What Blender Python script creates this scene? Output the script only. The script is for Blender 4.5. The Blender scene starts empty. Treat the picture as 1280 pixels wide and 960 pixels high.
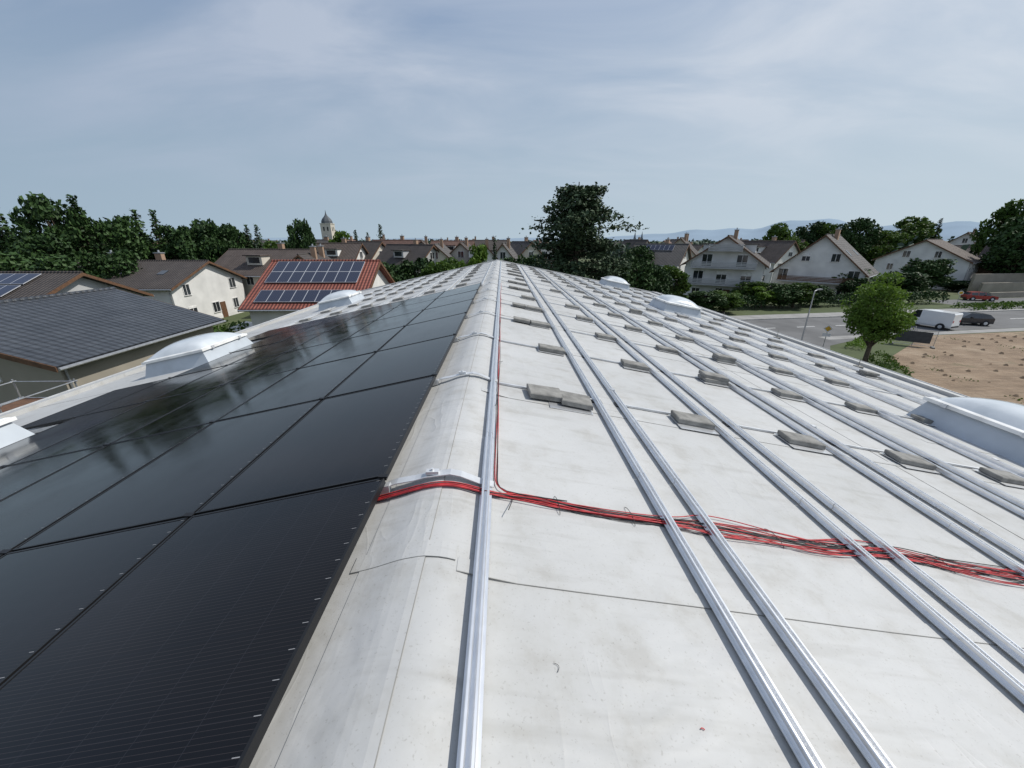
import bpy, math, random
import numpy as np
from mathutils import Vector, Matrix
random.seed(7); np.random.seed(7)
R=math.radians
scene=bpy.context.scene
COL=scene.collection

# ---------------------------------------------------------------- materials
def newmat(name):
    m=bpy.data.materials.new(name); m.use_nodes=True
    nt=m.node_tree
    b=nt.nodes['Principled BSDF']
    return m,nt,b
def N(nt,t,**k):
    n=nt.nodes.new(t)
    for a,v in k.items(): setattr(n,a,v)
    return n
def math_n(nt,op,a,b=None,c=None):
    n=N(nt,'ShaderNodeMath',operation=op)
    for i,v in enumerate((a,b,c)):
        if v is None: continue
        if isinstance(v,(int,float)): n.inputs[i].default_value=v
        else: nt.links.new(v,n.inputs[i])
    return n.outputs[0]
def ramp(nt,fac,stops):
    r=N(nt,'ShaderNodeValToRGB')
    el=r.color_ramp.elements
    while len(el)<len(stops): el.new(0.5)
    for e,(p,c) in zip(el,stops):
        e.position=p; e.color=(c[0],c[1],c[2],1) if not isinstance(c,(int,float)) else (c,c,c,1)
    nt.links.new(fac,r.inputs[0]); return r.outputs[0]
def mixc(nt,fac,a,b,mode='MIX'):
    n=N(nt,'ShaderNodeMix',data_type='RGBA',blend_type=mode)
    for i,v in ((0,fac),(6,a),(7,b)):
        if isinstance(v,(int,float)): n.inputs[i].default_value=v
        elif isinstance(v,(tuple,list)): n.inputs[i].default_value=(v[0],v[1],v[2],1)
        else: nt.links.new(v,n.inputs[i])
    return n.outputs[2]
def noise(nt,vec,scale,detail=4,rough=.55,dist=0):
    n=N(nt,'ShaderNodeTexNoise'); n.inputs['Scale'].default_value=scale
    n.inputs['Detail'].default_value=detail; n.inputs['Roughness'].default_value=rough
    n.inputs['Distortion'].default_value=dist
    if vec is not None: nt.links.new(vec,n.inputs['Vector'])
    return n.outputs['Fac']
def objco(nt):
    return N(nt,'ShaderNodeTexCoord').outputs['Object']
def mapping(nt,vec,scale=(1,1,1),rot=(0,0,0)):
    n=N(nt,'ShaderNodeMapping'); n.inputs['Scale'].default_value=scale; n.inputs['Rotation'].default_value=rot
    nt.links.new(vec,n.inputs['Vector']); return n.outputs[0]
def bump(nt,b,h,strength=.3,dist=.01):
    n=N(nt,'ShaderNodeBump'); n.inputs['Strength'].default_value=strength; n.inputs['Distance'].default_value=dist
    nt.links.new(h,n.inputs['Height']); nt.links.new(n.outputs[0],b.inputs['Normal']); return n
def simple(name,c,rough=.6,metal=0,nscale=3,var=.2,bmp=0,spec=.5):
    m,nt,b=newmat(name)
    co=objco(nt); n=noise(nt,co,nscale,2)
    lo=tuple(x*(1-var) for x in c); hi=tuple(min(1,x*(1+var)) for x in c)
    nt.links.new(ramp(nt,n,[(.3,lo),(.7,hi)]),b.inputs['Base Color'])
    b.inputs['Roughness'].default_value=rough; b.inputs['Metallic'].default_value=metal
    b.inputs['Specular IOR Level'].default_value=spec
    if bmp: bump(nt,b,noise(nt,co,nscale*8,3),bmp,.01)
    return m

def membrane_mat():
    m,nt,b=newmat('roof_membrane')
    co=objco(nt)
    n1=noise(nt,co,.6,3,.55); n2=noise(nt,co,4.5,5,.65); n3=noise(nt,co,85,2,.7)
    base=ramp(nt,n1,[(.25,(.425,.425,.415)),(.55,(.475,.475,.465)),(.8,(.515,.515,.507))])
    st=ramp(nt,n2,[(.33,(.82,.80,.765)),(.44,(.94,.935,.92)),(.56,(1,1,1))])
    c=mixc(nt,.75,base,st,'MULTIPLY')
    sp=ramp(nt,n3,[(.28,(.58,.56,.52)),(.38,(1,1,1))])
    c=mixc(nt,.5,c,sp,'MULTIPLY')
    n4=noise(nt,mapping(nt,co,(.6,5,1),(0,0,.12)),2.2,3,.6)
    c=mixc(nt,.55,c,ramp(nt,n4,[(.32,(.82,.81,.79)),(.45,(1,1,1)),(.68,(1,1,1)),(.76,(1.05,1.05,1.05))]),'MULTIPLY')
    nt.links.new(c,b.inputs['Base Color']); b.inputs['Roughness'].default_value=.48
    b.inputs['Specular IOR Level'].default_value=.4
    w1=noise(nt,mapping(nt,co,(1.0,1.6,1),(0,0,.4)),1.6,3,.5,.6)
    w2=noise(nt,mapping(nt,co,(2.4,.9,1),(0,0,-.8)),3.2,1,.4,.3)
    wr=ramp(nt,math_n(nt,'ABSOLUTE',math_n(nt,'SUBTRACT',w2,.5)),[(0,1.),(.03,.5),(.12,0.)])
    msk=ramp(nt,noise(nt,co,.8,1),[(.50,0.),(.64,1.)])
    wr=math_n(nt,'MULTIPLY',wr,msk)
    h=math_n(nt,'ADD',math_n(nt,'MULTIPLY',w1,.8),math_n(nt,'MULTIPLY',wr,.075))
    bump(nt,b,h,.5,.05)
    return m
MEM=membrane_mat()
SEAM=simple('seam_dirt_and_shadow',(.24,.235,.22),.8)  # seam dirt, also a painted shadow line where the sheet edges cast none
ALU=simple('aluminium',(.87,.875,.88),.32,.82,12,.06)
ALUD=simple('aluminium_matte',(.62,.63,.64),.45,.45,8,.12)
BLKF=simple('black_anodised',(.012,.012,.013),.4,.3)
BLACK=simple('black_plastic',(.015,.015,.016),.5)
REDC=simple('red_cable_sheath',(.44,.03,.035),.5,0,20,.3)
CONC=simple('concrete_paver_grey',(.215,.21,.195),.9,0,9,.3,.5)
WHITEP=simple('white_paint',(.74,.74,.72),.5)
GLASSW=simple('window_glass',(.03,.035,.04),.08,0,.7,.5,0,.9)
FRAMEW=simple('window_frame',(.72,.71,.69),.5)
WOOD=simple('brown_timber',(.12,.06,.03),.7,0,5,.3)
ASPH2=simple('asphalt_pale',(.12,.12,.12),.9,0,.3,.22,.3)
PAVE=simple('paving',(.26,.255,.245),.9,0,.6,.18,.3)
MARK=simple('road_paint',(.7,.7,.68),.7,0,3,.15)
METAL=simple('galvanised_steel',(.42,.43,.44),.45,.7,6,.15)
RUB=simple('tyre_rubber',(.02,.02,.02),.85)

def dome_mat():
    m,nt,b=newmat('acrylic_dome')
    b.inputs['Roughness'].default_value=.15
    b.inputs['Coat Weight'].default_value=.4
    n=noise(nt,objco(nt),2.5,3); nt.links.new(ramp(nt,n,[(.3,(.50,.54,.56)),(.7,(.64,.67,.69))]),b.inputs['Base Color'])
    return m
DOME=dome_mat()
CURB=simple('skylight_curb',(.44,.48,.52),.5,0,3,.08)

def pv_mat(name,roof=False):
    m,nt,b=newmat(name)
    co=objco(nt); s=N(nt,'ShaderNodeSeparateXYZ'); nt.links.new(co,s.inputs[0]); x,y=s.outputs[0],s.outputs[1]
    def line(c,p,w):
        f=math_n(nt,'FRACT',math_n(nt,'ADD',math_n(nt,'DIVIDE',c,p),100.5))
        return math_n(nt,'LESS_THAN',math_n(nt,'ABSOLUTE',math_n(nt,'SUBTRACT',f,.5)),w/p/2)
    if not roof:
        bus=line(y,.0155,.0011); gx=line(x,.184,.0022); gy=line(y,.0925,.0016)
        n=noise(nt,co,1.3,2)
        base=ramp(nt,n,[(.3,(.0025,.0025,.003)),(.7,(.005,.005,.006))])
        c=mixc(nt,math_n(nt,'MULTIPLY',bus,.7),base,(.048,.040,.040))
        c=mixc(nt,gy,c,(.012,.012,.015)); c=mixc(nt,gx,c,(.018,.018,.022))
        tick=math_n(nt,'MULTIPLY',line(y,.0925,.0025),math_n(nt,'GREATER_THAN',x,.528))
        c=mixc(nt,math_n(nt,'MULTIPLY',tick,.8),c,(.34,.34,.34))
        d=noise(nt,mapping(nt,co,(1,.6,1)),2.5,4,.65)
        nt.links.new(ramp(nt,d,[(.35,.07),(.7,.17)]),b.inputs['Roughness'])
        b.inputs['Specular IOR Level'].default_value=.28
        bump(nt,b,noise(nt,co,1.0,1),.03,.02)
    else:
        gx=line(x,1.04,.05); gy=line(y,1.7,.05); g2=line(x,.17,.012); g3=line(y,.17,.012)
        c=mixc(nt,math_n(nt,'MAXIMUM',g2,g3),(.012,.017,.04),(.05,.06,.09))
        c=mixc(nt,math_n(nt,'MAXIMUM',gx,gy),c,(.45,.46,.48))
        b.inputs['Roughness'].default_value=.12
    nt.links.new(c,b.inputs['Base Color'])
    return m
PVG=pv_mat('solar_glass'); PVR=pv_mat('house_solar_glass',True)

def tile_mat(name,c1,c2,rough=.75,pu=.30,pv=.36):
    m,nt,b=newmat(name)
    co=objco(nt); s=N(nt,'ShaderNodeSeparateXYZ'); nt.links.new(co,s.inputs[0]); x,y=s.outputs[0],s.outputs[1]
    n=noise(nt,co,.8,3); n2=noise(nt,co,6,2)
    nn=math_n(nt,'ADD',math_n(nt,'MULTIPLY',n,.6),math_n(nt,'MULTIPLY',n2,.4))
    base=ramp(nt,nn,[(.35,c1),(.65,c2)])
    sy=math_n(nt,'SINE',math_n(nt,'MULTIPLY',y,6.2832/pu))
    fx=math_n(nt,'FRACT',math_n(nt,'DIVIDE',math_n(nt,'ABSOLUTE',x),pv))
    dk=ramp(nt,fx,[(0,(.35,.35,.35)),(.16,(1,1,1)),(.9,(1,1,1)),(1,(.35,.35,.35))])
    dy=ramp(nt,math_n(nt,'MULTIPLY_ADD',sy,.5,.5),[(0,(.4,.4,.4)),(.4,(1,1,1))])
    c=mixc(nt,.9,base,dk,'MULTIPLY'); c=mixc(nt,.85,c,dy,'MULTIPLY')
    nt.links.new(c,b.inputs['Base Color']); b.inputs['Roughness'].default_value=rough
    bump(nt,b,math_n(nt,'ADD',sy,math_n(nt,'MULTIPLY',fx,-1.2)),1.,.035)
    return m
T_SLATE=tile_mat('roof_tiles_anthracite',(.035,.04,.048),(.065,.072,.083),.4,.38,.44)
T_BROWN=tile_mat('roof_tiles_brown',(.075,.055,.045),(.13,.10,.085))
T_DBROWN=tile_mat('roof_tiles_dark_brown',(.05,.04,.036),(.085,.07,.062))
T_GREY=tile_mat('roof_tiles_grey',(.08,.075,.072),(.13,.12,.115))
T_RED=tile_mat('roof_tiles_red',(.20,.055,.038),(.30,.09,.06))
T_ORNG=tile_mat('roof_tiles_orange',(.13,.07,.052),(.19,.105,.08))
def render_mat(name,c):
    return simple(name,c,.9,0,.5,.12,.2)
W_WHITE=render_mat('render_white',(.66,.65,.625)); W_CREAM=render_mat('render_cream',(.54,.50,.43))
W_BEIGE=render_mat('render_beige',(.30,.27,.22)); W_GREY=render_mat('render_grey',(.40,.40,.40)); W_BRICK=render_mat('brick_tan',(.33,.22,.15))

def leaf_mat(name,dark,light,trans=.25):
    m,nt,b=newmat(name)
    g=N(nt,'ShaderNodeNewGeometry'); oi=N(nt,'ShaderNodeObjectInfo')
    n=noise(nt,objco(nt),.45,2)
    f=math_n(nt,'ADD',math_n(nt,'MULTIPLY',g.outputs['Random Per Island'],.5),math_n(nt,'MULTIPLY',n,.6))
    f=math_n(nt,'ADD',f,math_n(nt,'MULTIPLY',math_n(nt,'SUBTRACT',oi.outputs['Random'],.5),.35))
    c=ramp(nt,f,[(.15,dark),(.85,light)])
    nt.links.new(c,b.inputs['Base Color']); b.inputs['Roughness'].default_value=.6; b.inputs['Specular IOR Level'].default_value=.2
    if trans>0:
        t=N(nt,'ShaderNodeBsdfTranslucent'); nt.links.new(mixc(nt,.5,c,(.12,.2,.02)),t.inputs[0])
        mx=N(nt,'ShaderNodeMixShader'); mx.inputs[0].default_value=trans
        nt.links.new(b.outputs[0],mx.inputs[1]); nt.links.new(t.outputs[0],mx.inputs[2])
        nt.links.new(mx.outputs[0],nt.nodes['Material Output'].inputs[0])
    return m
LF_DEC=leaf_mat('foliage_deciduous',(.022,.048,.010),(.075,.135,.025),.2)
LF_DARK=leaf_mat('foliage_dark',(.012,.030,.010),(.045,.088,.024),0)
LF_BRIGHT=leaf_mat('foliage_bright',(.045,.09,.012),(.13,.22,.035),.3)
LF_CEDAR=leaf_mat('foliage_cedar',(.015,.032,.017),(.055,.086,.042),0)
LF_FAR=leaf_mat('foliage_distant',(.05,.075,.055),(.09,.13,.09),0)  # bluish distance haze mixed into the leaf colours
BARK=simple('bark',(.09,.07,.05),.95,0,6,.3,.6)

# ---------------------------------------------------------------- mesh builder
class MB:
    def __init__(s): s.v=[];s.f=[];s.m=[]
    def add(s,vs,fs,mat=0):
        o=len(s.v); s.v+= [tuple(a) for a in vs]; s.f+=[tuple(i+o for i in f) for f in fs]; s.m+=[mat]*len(fs)
    def box(s,c,d,mat=0,rz=0,rx=0):
        cx,cy,cz=c; hx,hy,hz=d[0]/2,d[1]/2,d[2]/2
        vs=[Vector((a*hx,b*hy,e*hz)) for a in(-1,1) for b in(-1,1) for e in(-1,1)]
        if rz or rx:
            M=Matrix.Rotation(rz,3,'Z')@Matrix.Rotation(rx,3,'X'); vs=[M@v for v in vs]
        vs=[(v.x+cx,v.y+cy,v.z+cz) for v in vs]
        s.add(vs,[(0,1,3,2),(4,6,7,5),(0,4,5,1),(2,3,7,6),(0,2,6,4),(1,5,7,3)],mat)
    def cyl(s,p0,p1,r0,r1,n=8,mat=0,caps=True):
        p0=Vector(p0);p1=Vector(p1);d=(p1-p0).normalized()
        a=d.orthogonal().normalized(); b=d.cross(a)
        vs=[]
        for p,r in((p0,r0),(p1,r1)):
            for i in range(n):
                t=2*math.pi*i/n; vs.append(p+a*math.cos(t)*r+b*math.sin(t)*r)
        fs=[(i,(i+1)%n,n+(i+1)%n,n+i) for i in range(n)]
        if caps: fs+=[tuple(range(n-1,-1,-1)),tuple(range(n,2*n))]
        s.add(vs,fs,mat)
    def obj(s,name,mats,parent=None,loc=None,rot=None,smooth=False):
        me=bpy.data.meshes.new(name); me.from_pydata(s.v,[],s.f)
        for m in mats: me.materials.append(m)
        me.polygons.foreach_set('material_index',s.m)
        if smooth: me.polygons.foreach_set('use_smooth',[True]*len(s.f))
        me.update()
        o=bpy.data.objects.new(name,me); COL.objects.link(o)
        if parent: o.parent=parent
        if loc: o.location=loc
        if rot: o.rotation_euler=rot
        return o
def empty(name,loc=(0,0,0),rz=0):
    e=bpy.data.objects.new(name,None); e.location=loc; e.rotation_euler=(0,0,rz); COL.objects.link(e); return e

# ---------------------------------------------------------------- main roof
XR=-.35; ZR=8.73; SR=.2; SL=.215; XE_R=10.6; XE_L=-10.0; Y0=-6.0; Y1=27.0
def zl(x): return ZR-(SR*(x-XR) if x>XR else SL*(XR-x))
def crest(x): return .045*math.exp(-((x-XR-.02)/.17)**2)-.02*math.exp(-((x-XR)/.08)**2)
def zm(x): return zl(x)+crest(x)
bld=empty('flat_hall_building')
mb=MB()
xs=sorted(set([XE_L]+[XE_L+.6*i for i in range(1,15)]+[-1.2+.04*i for i in range(0,41)]+[.6+.7*i for i in range(0,14)]+[XE_R]))
xs=[x for x in xs if XE_L<=x<=XE_R]
ys=[Y0+.5*i for i in range(int((Y1-Y0)/.5)+1)]
vs=[(x,y,zm(x)) for y in ys for x in xs]; nx=len(xs)
fs=[(j*nx+i,j*nx+i+1,(j+1)*nx+i+1,(j+1)*nx+i) for j in range(len(ys)-1) for i in range(nx-1)]
mb.add(vs,fs)
mb.obj('roof_sheet',[MEM],bld,smooth=True)
def slope_box(b,x0,x1,y0,y1,h0,h1,mat=0,f=zl,segs=1):
    for k in range(segs):
        a=x0+(x1-x0)*k/segs; c=x0+(x1-x0)*(k+1)/segs
        vs=[(x,y,f(x)+h) for x in(a,c) for y in(y0,y1) for h in(h0,h1)]
        b.add(vs,[(0,1,3,2),(4,6,7,5),(0,4,5,1),(2,3,7,6),(0,2,6,4),(1,5,7,3)],mat)
mb=MB()
for x0,x1 in((XE_R-.28,XE_R+.05),(XE_L-.05,XE_L+.28)):
    slope_box(mb,x0,x1,Y0,Y1+.05,-.02,.09,0)
slope_box(mb,XE_L,XR,Y1-.12,Y1+.06,-.02,.06,0); slope_box(mb,XR,XE_R,Y1-.12,Y1+.06,-.02,.06,0)
mb.obj('edge_upstand',[MEM],bld)
mb=MB()
slope_box(mb,XE_R+.052,XE_R+.09,Y0,Y1+.1,-.35,.11,0); slope_box(mb,XE_L-.09,XE_L-.052,Y0,Y1+.1,-.35,.11,0)
mb.obj('edge_flashing',[ALUD],bld)
mb=MB()
vsw=[(XE_L,Y0,0),(XE_R,Y0,0),(XE_R,Y0,zl(XE_R)-.05),(XR,Y0,ZR-.05),(XE_L,Y0,zl(XE_L)-.05)]
vsw+=[(x,Y1,z) for x,_,z in vsw]
mb.add(vsw,[(0,1,2,3,4),(9,8,7,6,5),(0,5,6,1),(1,6,7,2),(4,9,5,0)])
mb.obj('hall_walls',[W_GREY],bld)
mb=MB(); mo=MB()
def seam(yc,x0,x1,w=.003,amp=.006):
    n=int((x1-x0)/.25)+1; ph=random.uniform(0,6)
    yf=lambda x: yc+amp*math.sin(x*1.3+ph)+amp*.4*math.sin(x*4.1+ph)
    for k in range(n):
        a=x0+(x1-x0)*k/n; c=x0+(x1-x0)*(k+1)/n
        for (o0,o1,h,t) in((0,w,.0035,mb),(w+.0008,.075,.0028,mo)):
            vs=[]
            for x in(a,c):
                for o in(o0,o1):
                    for hh in(-.001,h): vs.append((x,yf(x)+o,zm(x)+hh))
            t.add(vs,[(0,1,3,2),(4,6,7,5),(0,4,5,1),(2,3,7,6),(0,2,6,4),(1,5,7,3)])
yy=-.8
while yy<Y1:
    seam(yy,-.2,XE_R-.3); seam(yy+.3,XE_L+.3,-.75)
    yy+=2.02
yy=.18
for i in range(13):
    seam(yy+2.02*i,(1.9,3.93,5.4,1.9)[i%4],(3.93,8,10.2,5.4)[i%4],.0016)
slope_box(mb,-.335,-.333,Y0,Y1-.2,-.001,.003,0,zm)
slope_box(mb,3.93,3.933,Y0,Y1-.2,-.001,.003,0,zm)
slope_box(mo,-.62,-.3355,-1,Y1-.2,.001,.004,0,zm,10)
yy=1.27
while yy<Y1:
    slope_box(mo,-.66,-.21,yy,yy+.09,.004,.007,0,zm,14)
    slope_box(mb,-.66,-.21,yy-.0012,yy,.002,.006,0,zm,14)
    yy+=4.1
mb.obj('membrane_seams',[SEAM],bld)
mo.obj('seam_overlaps',[MEM],bld)

# ---------------------------------------------------------------- rails
PROF=[(-.036,0),(-.036,.004),(-.023,.004),(-.023,.018),(-.019,.022),(-.023,.026),(-.023,.044),(-.020,.047),(-.0115,.047),(-.0095,.044),(-.0095,.016),(.0095,.016),(.0095,.044),(.0115,.047),(.020,.047),(.023,.044),(.023,.026),(.019,.022),(.023,.018),(.023,.004),(.036,.004),(.036,0)]
PROF=[(a*.88,c*.95) for a,c in PROF]
def rail(b,x,y0,y1,off=.014):
    z=zl(x)+off+(crest(x)); s=-SR if x>XR else SL
    y=y0
    while y<y1-.01:
        e=min(y+4.4,y1)-.004; n=len(PROF); jx=random.uniform(-.002,.002)
        vs=[(x+jx+px,yy,z+pz+s*px) for yy in(y,e) for px,pz in PROF]
        fs=[(i,n+i,n+(i+1)%n,(i+1)%n) for i in range(n)]
        fs+=[tuple(range(n)),tuple(range(2*n-1,n-1,-1))]
        b.add(vs,fs,0); y+=4.4
PITCH=1.17
pairs=[(.93+PITCH*i,1.18+PITCH*i) for i in range(8)]
ROW0=1.83; RP=1.72
rs=empty('mounting_rails')
mb=MB(); rail(mb,-.1,-2,Y1-.6)
for i,(a,c) in enumerate(pairs):
    for x in(a,c):
        rail(mb,x,-2.2 ,Y1-.9)
lcols=[-.66-1.124*c for c in range(0,7)]
for i,c in enumerate(lcols):
    for x in((c-.1,c+.1) if i else (c,)):
        rail(mb,x,12.3,Y1-.9)
mb.obj('rail_profiles',[ALU],rs)
rows=[ROW0+RP*k for k in range(0,15)]
mb=MB(); bl=MB()
for k,y in enumerate(rows):
    for i,(a,c) in enumerate(pairs):
        if k>0:
            for xx in(a,c): slope_box(bl,xx-.055,xx+.055,y-.05,y+.05,.003,.0135,0,zm)
            x0=(pairs[i-1][1] if i else -.08)
            slope_box(mb,x0+.03,a-.03,y-.012,y+.012,.006,.024,0,zl)
    y_=y+.02
    pts=[(-.66,.065),(-.6,.075),(-.5,.05),(-.44,.045),(-.3,.052),(-.24,.045),(-.14,.03),(-.06,.03)]
    for (xa,ha),(xb,hb) in zip(pts[:-1],pts[1:]):
        vs=[]
        for x,h in((xa,ha),(xb,hb)):
            for yv in(y_-.028,y_+.028):
                for t in(0,.005): vs.append((x,yv,zm(x)+h*.6+t+.004))
        mb.add(vs,[(0,1,3,2),(4,6,7,5),(0,4,5,1),(2,3,7,6),(0,2,6,4),(1,5,7,3)])
    mb.box((-.40,y_,zm(-.40)+.045),(.07,.035,.02)); mb.cyl((-.40,y_,zm(-.4)+.055),(-.40,y_,zm(-.4)+.068),.009,.009,6)
    if y>12:
        for i,c in enumerate(lcols[1:]):
            slope_box(mb,c+.12,lcols[i]-.12,y-.012,y+.012,.006,.024,0,zl)
for i,(a,c) in enumerate(pairs):
    for y in rows[1::2]:
        if random.random()<.5: mb.box((c,y+.3,zl(c)+.064),(.035,.05,.012))
mb.obj('cross_profiles_and_brackets',[ALUD],rs)
bl.obj('rubber_pads',[BLACK],rs)

pv=MB(); tr=MB()
def paver(x,y,side=1,w=.36,d=.205,h=.05,lift=.024):
    rz=random.gauss(0,.05); s=-SR if x>XR else SL
    vs=[]
    c,sn=math.cos(rz),math.sin(rz); bv=.008
    rings=[(w/2,d/2,0),(w/2,d/2,h-bv),(w/2-bv,d/2-bv,h)]
    for hw,hd,z in rings:
        for a,bb in((-1,-1),(1,-1),(1,1),(-1,1)):
            dx=a*hw*c-bb*hd*sn; dy=a*hw*sn+bb*hd*c
            vs.append((x+dx,y+dy,zl(x)+lift+z+s*dx))
    fs=[(3,2,1,0),(8,9,10,11)]
    for r in range(2):
        for i in range(4): fs.append((r*4+i,r*4+(i+1)%4,r*4+4+(i+1)%4,r*4+4+i))
    pv.add(vs,fs)
for k,y in enumerate(rows[1:]):
    yo=-.16 if k==0 else -.05
    for i,(a,c) in enumerate(pairs):
        if random.random()<.04 and k>1: continue
        jx=random.gauss(0,.02)
        if i==0:
            if k==0:
                paver(.40,y+yo+.03,w=.33,d=.25); paver(.69,y+yo-.02,w=.29,d=.25)
                slope_box(tr,.42,.82,y+yo-.21,y+yo+.09,.004,.009)
            else:
                paver(.70+jx,y+yo); 
                if k%3!=1: paver(.36+jx,y+yo+.02,w=.3)
                slope_box(tr,.48,.84,y-.19,y+.1,.012,.017)
        else:
            paver(a-.23+jx,y+yo+random.gauss(0,.02)); slope_box(tr,a-.43+jx,a-.05,y+yo-.18,y+yo+.12,.014,.019)
            if random.random()<.06 and k>0: paver(a-.22+jx,y+yo,lift=.076)
for k,y in enumerate(rows):
    if y<12.5: continue
    for c in lcols[1:]:
        paver(c+.34,y-.03); slope_box(tr,c+.12,c+.56,y-.17,y+.12,.014,.019)
pv.obj('ballast_pavers',[CONC],None)
tr.obj('ballast_trays',[ALU],rs)

# ---------------------------------------------------------------- solar panels
def panel_mesh():
    b=MB(); W,L,T=1.13,1.70,.035; f=.012
    b.box((0,-L/2+f/2,0),(W,f,T),1); b.box((0,L/2-f/2,0),(W,f,T),1)
    b.box((-W/2+f/2,0,0),(f,L-2*f,T),1); b.box((W/2-f/2,0,0),(f,L-2*f,T),1)
    b.box((0,0,.004),(W-2*f,L-2*f,.022),0)
    me=bpy.data.meshes.new('solar_panel'); me.from_pydata(b.v,[],b.f)
    me.materials.append(PVG); me.materials.append(BLKF); me.polygons.foreach_set('material_index',b.m); me.update(); return me
PM=panel_mesh(); al=math.atan(SL); ca=math.cos(al)
skyl=[(-7.4,4.2),(-7.3,9.2),(-7.3,17.9),(7.25,4.65),(7.05,15.8),(6.95,24.6)]
for k in range(-3,7):
    for c in range(0,6):
        x=-.66-(1.15*c+.565)*ca; y=ROW0+RP*(k-.5)
        if c==5 and any(abs(x-sx)<1.3 and abs(y-sy)<1.6 for sx,sy in skyl): continue
        o=bpy.data.objects.new('solar_panel',PM); COL.objects.link(o)
        o.location=(x,y,ZR-SL*(XR-x)+.095); o.rotation_euler=(random.gauss(0,.002),-al+random.gauss(0,.002),0)
mb=MB()
for k in range(-3,7):
    y=ROW0+RP*k
    for c in range(0,6):
        x=-.66-(1.15*c)*ca-.009
        mb.box((x,y-.0,ZR-SL*(XR-x)+.118),(.05,.03,.008))
mb.obj('panel_clamps',[BLKF],rs)
mb=MB()
for k in range(-3,7):
    y=ROW0+RP*k
    slope_box(mb,-7.4,-.64,y-.02,y+.02,.01,.06)
mb.obj('under_panel_profiles',[ALUD],rs)

# ---------------------------------------------------------------- skylights
def skylight(x,y,w=1.45,l=1.6):
    s=-SR if x>XR else SL
    e=empty('skylight_dome',(x,y,zl(x)-.02)); e.rotation_euler=(0,-math.atan(s),0)
    b=MB()
    def fr(w0,l0,w1,l1,z0,z1,mat):
        vs=[(-w0,-l0,z0),(w0,-l0,z0),(w0,l0,z0),(-w0,l0,z0),(-w1,-l1,z1),(w1,-l1,z1),(w1,l1,z1),(-w1,l1,z1)]
        b.add(vs,[(0,1,5,4),(1,2,6,5),(2,3,7,6),(3,0,4,7),(4,5,6,7)],mat)
    a,c=w/2,l/2
    fr(a+.10,c+.10,a+.05,c+.05,0,.025,0); fr(a+.05,c+.05,a-.05,c-.05,.025,.33,0)
    b.obj('curb',[CURB],e)
    b=MB(); fr(a-.0,c-.0,a-.0,c-.0,.325,.375,0); fr(a-.02,c-.02,a-.06,c-.06,.376,.395,0)
    for sx in(-1,1):
        for sy in(-.6,.6): b.box((sx*(a+.01),sy*c,.35),(.03,.07,.06),1)
    b.obj('frame',[WHITEP,ALUD],e)
    b=MB(); n=18; vs=[];aa,cc=a-.07,c-.07
    for j in range(n+1):
        for i in range(n+1):
            u=-1+2*i/n; v=-1+2*j/n; h=((1-abs(u)**2.6)*(1-abs(v)**2.6))**.6
            vs.append((u*aa,v*cc,.395+.24*h))
    b.add(vs,[(j*(n+1)+i,j*(n+1)+i+1,(j+1)*(n+1)+i+1,(j+1)*(n+1)+i) for j in range(n) for i in range(n)])
    b.obj('dome',[DOME],e,smooth=True)
for x,y in skyl: skylight(x,y)

# ---------------------------------------------------------------- cables
cab=empty('cable_bundle')
def curve(name,pts,r,mat,parent):
    cu=bpy.data.curves.new(name,'CURVE'); cu.dimensions='3D'; cu.bevel_depth=r; cu.bevel_resolution=1; cu.resolution_u=3
    sp=cu.splines.new('NURBS'); sp.points.add(len(pts)-1); sp.use_endpoint_u=True; sp.order_u=4
    for p,q in zip(sp.points,pts): p.co=(q[0],q[1],q[2],1)
    cu.materials.append(mat); o=bpy.data.objects.new(name,cu); COL.objects.link(o); o.parent=parent; return o
def zc(x):
    h=zm(x)
    if -.68<x<-.05: h+=.006
    return h
for i in range(17):
    red=i%5 not in(0,3)
    oy=random.uniform(-.036,.022); oz=random.uniform(.003,.024)
    pts=[]; x=-.75; ph=random.uniform(0,6); amp=random.uniform(.01,.04)
    xend=9.6 if i<12 else random.uniform(3,8)
    while x<xend:
        spread=1.0 if x>.2 else .6
        if x>1.1: spread=1.7+1.3*math.sin(x*1.7+i)
        am=amp*(.15 if x<0 else .8 if x<1 else 1.4)
        yv=ROW0-.035+oy*spread+am*math.sin(x*2.9+ph)+.35*am*math.sin(x*8+ph*2)
        if x>0: yv-=.035*math.sin((x-.05)/PITCH*math.pi)**2
        if x<0: yv-=.02
        pts.append((x,yv,zc(x)+oz*.8+.003)); x+=.12
    curve('cable',pts,.0031 if red else .0029,REDC if red else BLACK,cab)
for i in range(3):
    pts=[]; y=ROW0-.05
    pts.append((.15+.1*i,y,zm(.2)+.012)); pts.append((.02,y+.01,zm(0)+.015)); pts.append((-.045,y+.06,zm(-.05)+.02))
    y=ROW0+.1
    while y<13-3*i:
        pts.append((-.052+.004*i+.006*math.sin(y*2.3+i*2),y,zm(-.05)+.012+.008*i)); y+=.25
    curve('ridge_cable',pts,.0032,REDC if i<2 else BLACK,cab)
for x in(.3,.72,1.6,2.7,3.9):
    pts=[(x,ROW0-.13,zm(x)+.004),(x+.004,ROW0-.11,zm(x)+.03),(x,ROW0+.0,zm(x)+.03),(x-.01,ROW0+.03,zm(x)+.005)]
    curve('cable_tie',pts,.0018,BLACK,cab)
for (x,y,a,L) in((0.02,1.62,1.4,.12),(-.07,2.9,1.5,.2),(-.06,4.1,1.3,.15)):
    curve('loose_end',[(x,y,zm(x)+.05),(x+.01,y+.04,zm(x)+.045),(x+math.cos(a)*L,y+math.sin(a)*L,zm(x)+.01),(x+math.cos(a)*L*1.3,y+math.sin(a)*L*1.3,zm(x)+.006)],.0025,BLACK,cab)
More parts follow.
